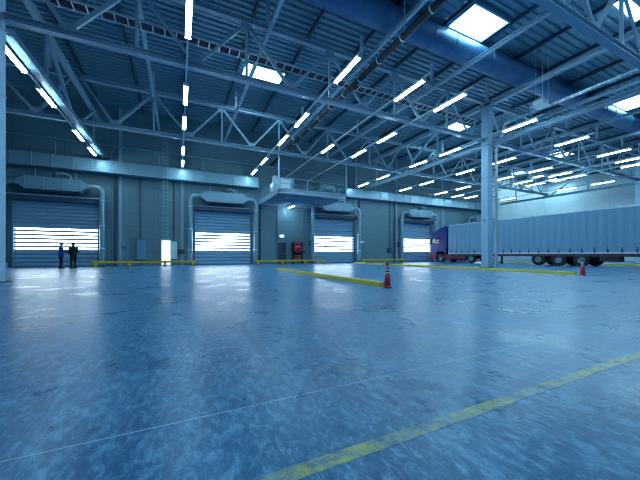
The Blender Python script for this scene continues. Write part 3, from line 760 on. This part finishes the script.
# ------------------------------------------------------------------ people
def loft(mb, rings, n=18):
    """closed body of elliptical rings: (centre, half width, half depth, axis direction)"""
    vs = []
    for c, rx, ry in rings:
        for k in range(n):
            a = 2 * PI * k / n; vs.append((c[0] + rx * math.cos(a), c[1] + ry * math.sin(a), c[2]))
    m = len(rings)
    fs = [(i*n+k, i*n+(k+1)%n, (i+1)*n+(k+1)%n, (i+1)*n+k) for i in range(m-1) for k in range(n)]
    fs += [tuple(range(n))[::-1], tuple((m-1)*n + k for k in range(n))]
    return mb.add(vs, fs, True)
def fuse(mb, name, m, parent, voxel, smooth=6):
    """fuses overlapping closed shapes into one continuous skin"""
    o = mb.build(name, m, parent)
    q = o.modifiers.new('fuse', 'REMESH'); q.mode = 'VOXEL'; q.voxel_size = voxel; q.use_smooth_shade = True
    if smooth:
        g = o.modifiers.new('smooth', 'SMOOTH'); g.factor = .5; g.iterations = smooth
    return o
def mixv(a, b, t): return tuple(Vector(a) * (1 - t) + Vector(b) * t)
def person(label, loc, rz, jacket, trousers, armL, armR, hat, build=1.0, tilt=0.0):
    """figure faces +y; arms given as elbow, wrist points"""
    t = thing('person', label, 'person', loc, rz); b = build
    body = MB()
    loft(body, [((0,0,.84), .10*b, .09*b), ((0,0,.90), .155*b, .105*b), ((0,0,1.0), .15*b, .10*b), ((0,0,1.10), .135*b, .092*b), ((0,.01,1.25), .16*b, .11*b), ((0,.005,1.36), .165*b, .105*b), ((0,0,1.43), .12*b, .08*b), ((0,0,1.47), .062, .06), ((0,.01,1.53), .052, .054), ((0,.012,1.57), .05, .052)])
    loft(body, [((0,.035,1.53), .028, .03), ((0,.04,1.55), .048, .06), ((0,.03,1.59), .062, .078), ((0,.02,1.64), .072, .092), ((0,.012,1.69), .074, .094), ((0,.008,1.73), .062, .078), ((0,.005,1.755), .035, .045), ((0,.004,1.762), .01, .012)])
    body.prism([(.10, 1.665), (.118, 1.628), (.128, 1.612), (.105, 1.602), (.08, 1.61), (.08, 1.665)], -.013, .013, 'x')            # nose
    for s in (-1, 1): body.lathe([(0, -.012), (.022, -.01), (.026, 0), (.02, .01), (0, .012)], (s * .076, .005, 1.635), 12, 'x')     # ears
    legs, arms = {}, {}
    for s in (-1, 1):
        hip, kn, an = (s*.088*b, 0, .88), (s*.105, .02, .49), (s*.115, -.02, .09)
        body.tube([hip, mixv(hip, kn, .5), kn, mixv(kn, an, .35), an], [.085*b, .075*b, .054, .055, .036], 14)
        body.tube([(s*.115, -.05, .05), (s*.12, .05, .045), (s*.128, .15, .03)], [.04, .04, .03], 12)
        legs[s] = (hip, kn, an)
    for s, (el, wr) in ((-1, armL), (1, armR)):
        sh = (s * .185 * b, 0, 1.39)
        body.tube([(s * .12 * b, 0, 1.385), sh, mixv(sh, el, .5), el, mixv(el, wr, .3), wr], [.05, .056, .046, .038, .04, .027], 12)
        d = (Vector(wr) - Vector(el)).normalized()
        side = Vector((-s, 0, 0)); side = (side - d * side.dot(d)).normalized(); nrm = d.cross(side).normalized() * s
        W = Vector(wr)
        body.tube([W - d * .01, W + d * .03 + side * .004, W + d * .095], [.027, .034, .036], 12)
        for k, ln_ in enumerate((.070, .080, .075, .058)):
            off = side * (.028 - .0185 * k)
            body.tube([W + d * .075 + off, W + d * (.095 + ln_ * .5) + off + nrm * .008, W + d * (.095 + ln_ * .85) + off + nrm * .030], [.0095, .009, .0075], 8)
        body.tube([W + d * .03 + side * .025, W + d * .06 + side * .05, W + d * .09 + side * .055 + nrm * .012], [.012, .0105, .009], 8)
        arms[s] = (sh, el, wr)
    fuse(body, 'body', M['skin'], t, .006, 3)
    jk = MB()
    loft(jk, [((0,0,.80), .185*b, .145*b), ((0,0,.90), .188*b, .14*b), ((0,0,1.05), .172*b, .13*b), ((0,.01,1.22), .19*b, .14*b), ((0,.005,1.36), .195*b, .13*b), ((0,0,1.43), .15*b, .10*b), ((0,0,1.475), .086, .080), ((0,.004,1.53), .074, .074), ((0,.006,1.56), .070, .072)])
    for s in (-1, 1):
        sh, el, wr = arms[s]
        jk.tube([(s * .10 * b, 0, 1.38), sh, mixv(sh, el, .5), el, mixv(el, wr, .5), mixv(el, wr, .97)], [.075*b, .082*b, .066*b, .060*b, .055, .046], 14)
    for s in (-1, 1): jk.cbox(s*.10*b-.055, s*.10*b+.055, .10*b, .15*b, .90, 1.02, .01)      # pockets
    fuse(jk, 'jacket', jacket, t, .011, 5)
    tr = MB()
    loft(tr, [((0,0,.80), .14*b, .11*b), ((0,0,.86), .172*b, .125*b), ((0,0,.98), .165*b, .118*b), ((0,0,1.04), .155*b, .11*b)])
    for s in (-1, 1):
        h, k, a = legs[s]
        tr.tube([(h[0], h[1], .92), mixv(h, k, .4), k, mixv(k, a, .5), (a[0], a[1], .07)], [.102*b, .094*b, .074, .068, .066], 16)
    fuse(tr, 'trousers', trousers, t, .011, 4)
    for s in (-1, 1):
        a = legs[s][2]
        so = MB(); so.prism([(a[1]-.10, 0), (a[1]+.20, 0), (a[1]+.22, .03), (a[1]+.19, .065), (a[1]+.10, .085), (a[1]+.05, .12), (a[1]-.07, .12), (a[1]-.11, .05)], a[0]-.048, a[0]+.048, 'x')
        sh_ = so.build('shoe', M['shoe'], t); q = sh_.modifiers.new('bevel', 'BEVEL'); q.width = .022; q.segments = 3
    h = MB()
    if hat:
        h.lathe([(0, .118), (.045, .112), (.075, .092), (.090, .055), (.093, .02), (.091, .0), (.0, .0)], (0, .008, 1.665), 24)
        o = h.build('cap', M['cap'], t)
        MB().prism([(-.075, .06), (.075, .06), (.066, .14), (.035, .172), (-.035, .172), (-.066, .14)], 1.668, 1.680, 'z').build('cap_peak', M['cap'], o)
    else:
        loft(h, [((0,-.045,1.575), .045, .035), ((0,-.04,1.61), .068, .055), ((0,-.03,1.65), .079, .070), ((0,-.012,1.69), .083, .088), ((0,.0,1.73), .075, .088), ((0,.0,1.765), .048, .060), ((0,0,1.775), .012, .015)])
        fuse(h, 'hair', M['hair'], t, .009, 3)
    for s in (-1, 1): MB().lathe([(0, .006), (.011, .003), (.011, -.006), (0, -.008)], (s * .032, .104, 1.652), 10, 'y').build('eye', M['hair'], t)
    MB().cbox(-.024, .024, .088, .104, 1.575, 1.583, .003).build('mouth', M['cab_red'], t)
    return t
person('person in a blue jacket and grey cap facing the other', (-7.22, 25.55, 0), -1.15, M['jacket_blue'], M['trousers'],
       ((-.26, .06, 1.14), (-.13, .27, 1.16)), ((.27, .05, 1.13), (.17, .28, 1.10)), True, 1.0)
person('person in black clothes with arms held close, standing right of the other', (-6.52, 25.40, 0), .75, M['jacket_black'], M['trousers_black'],
       ((-.265, .0, 1.12), (-.14, .24, 1.04)), ((.265, .0, 1.12), (.14, .24, 1.04)), False, 1.06)

# ------------------------------------------------------------------ light, camera, view
w = bpy.data.worlds.new('daylight'); SC.world = w; w.use_nodes = True
bg = w.node_tree.nodes['Background']; bg.inputs[0].default_value = (.10, .40, .80, 1); bg.inputs[1].default_value = .16
cd = bpy.data.cameras.new('camera'); cam = bpy.data.objects.new('camera', cd); COL.objects.link(cam)
cd.sensor_width = 36; cd.lens = 293 / 640 * 36; cd.shift_y = 14.5 / 640; cd.clip_end = 300; cd.clip_start = .05
cam.location = (0, 0, .95); cam.rotation_euler = (PI / 2, 0, -math.atan(141 / 293))
SC.camera = cam
vs_ = SC.view_settings; vs_.view_transform = 'Standard'; vs_.look = 'None'; vs_.gamma = 1; vs_.use_curve_mapping = False; vs_.exposure = 0.38
SC.cycles.use_denoising = True; SC.cycles.filter_width = 1.0
SC.cycles.max_bounces = 6; SC.cycles.diffuse_bounces = 4; SC.cycles.sample_clamp_indirect = 6
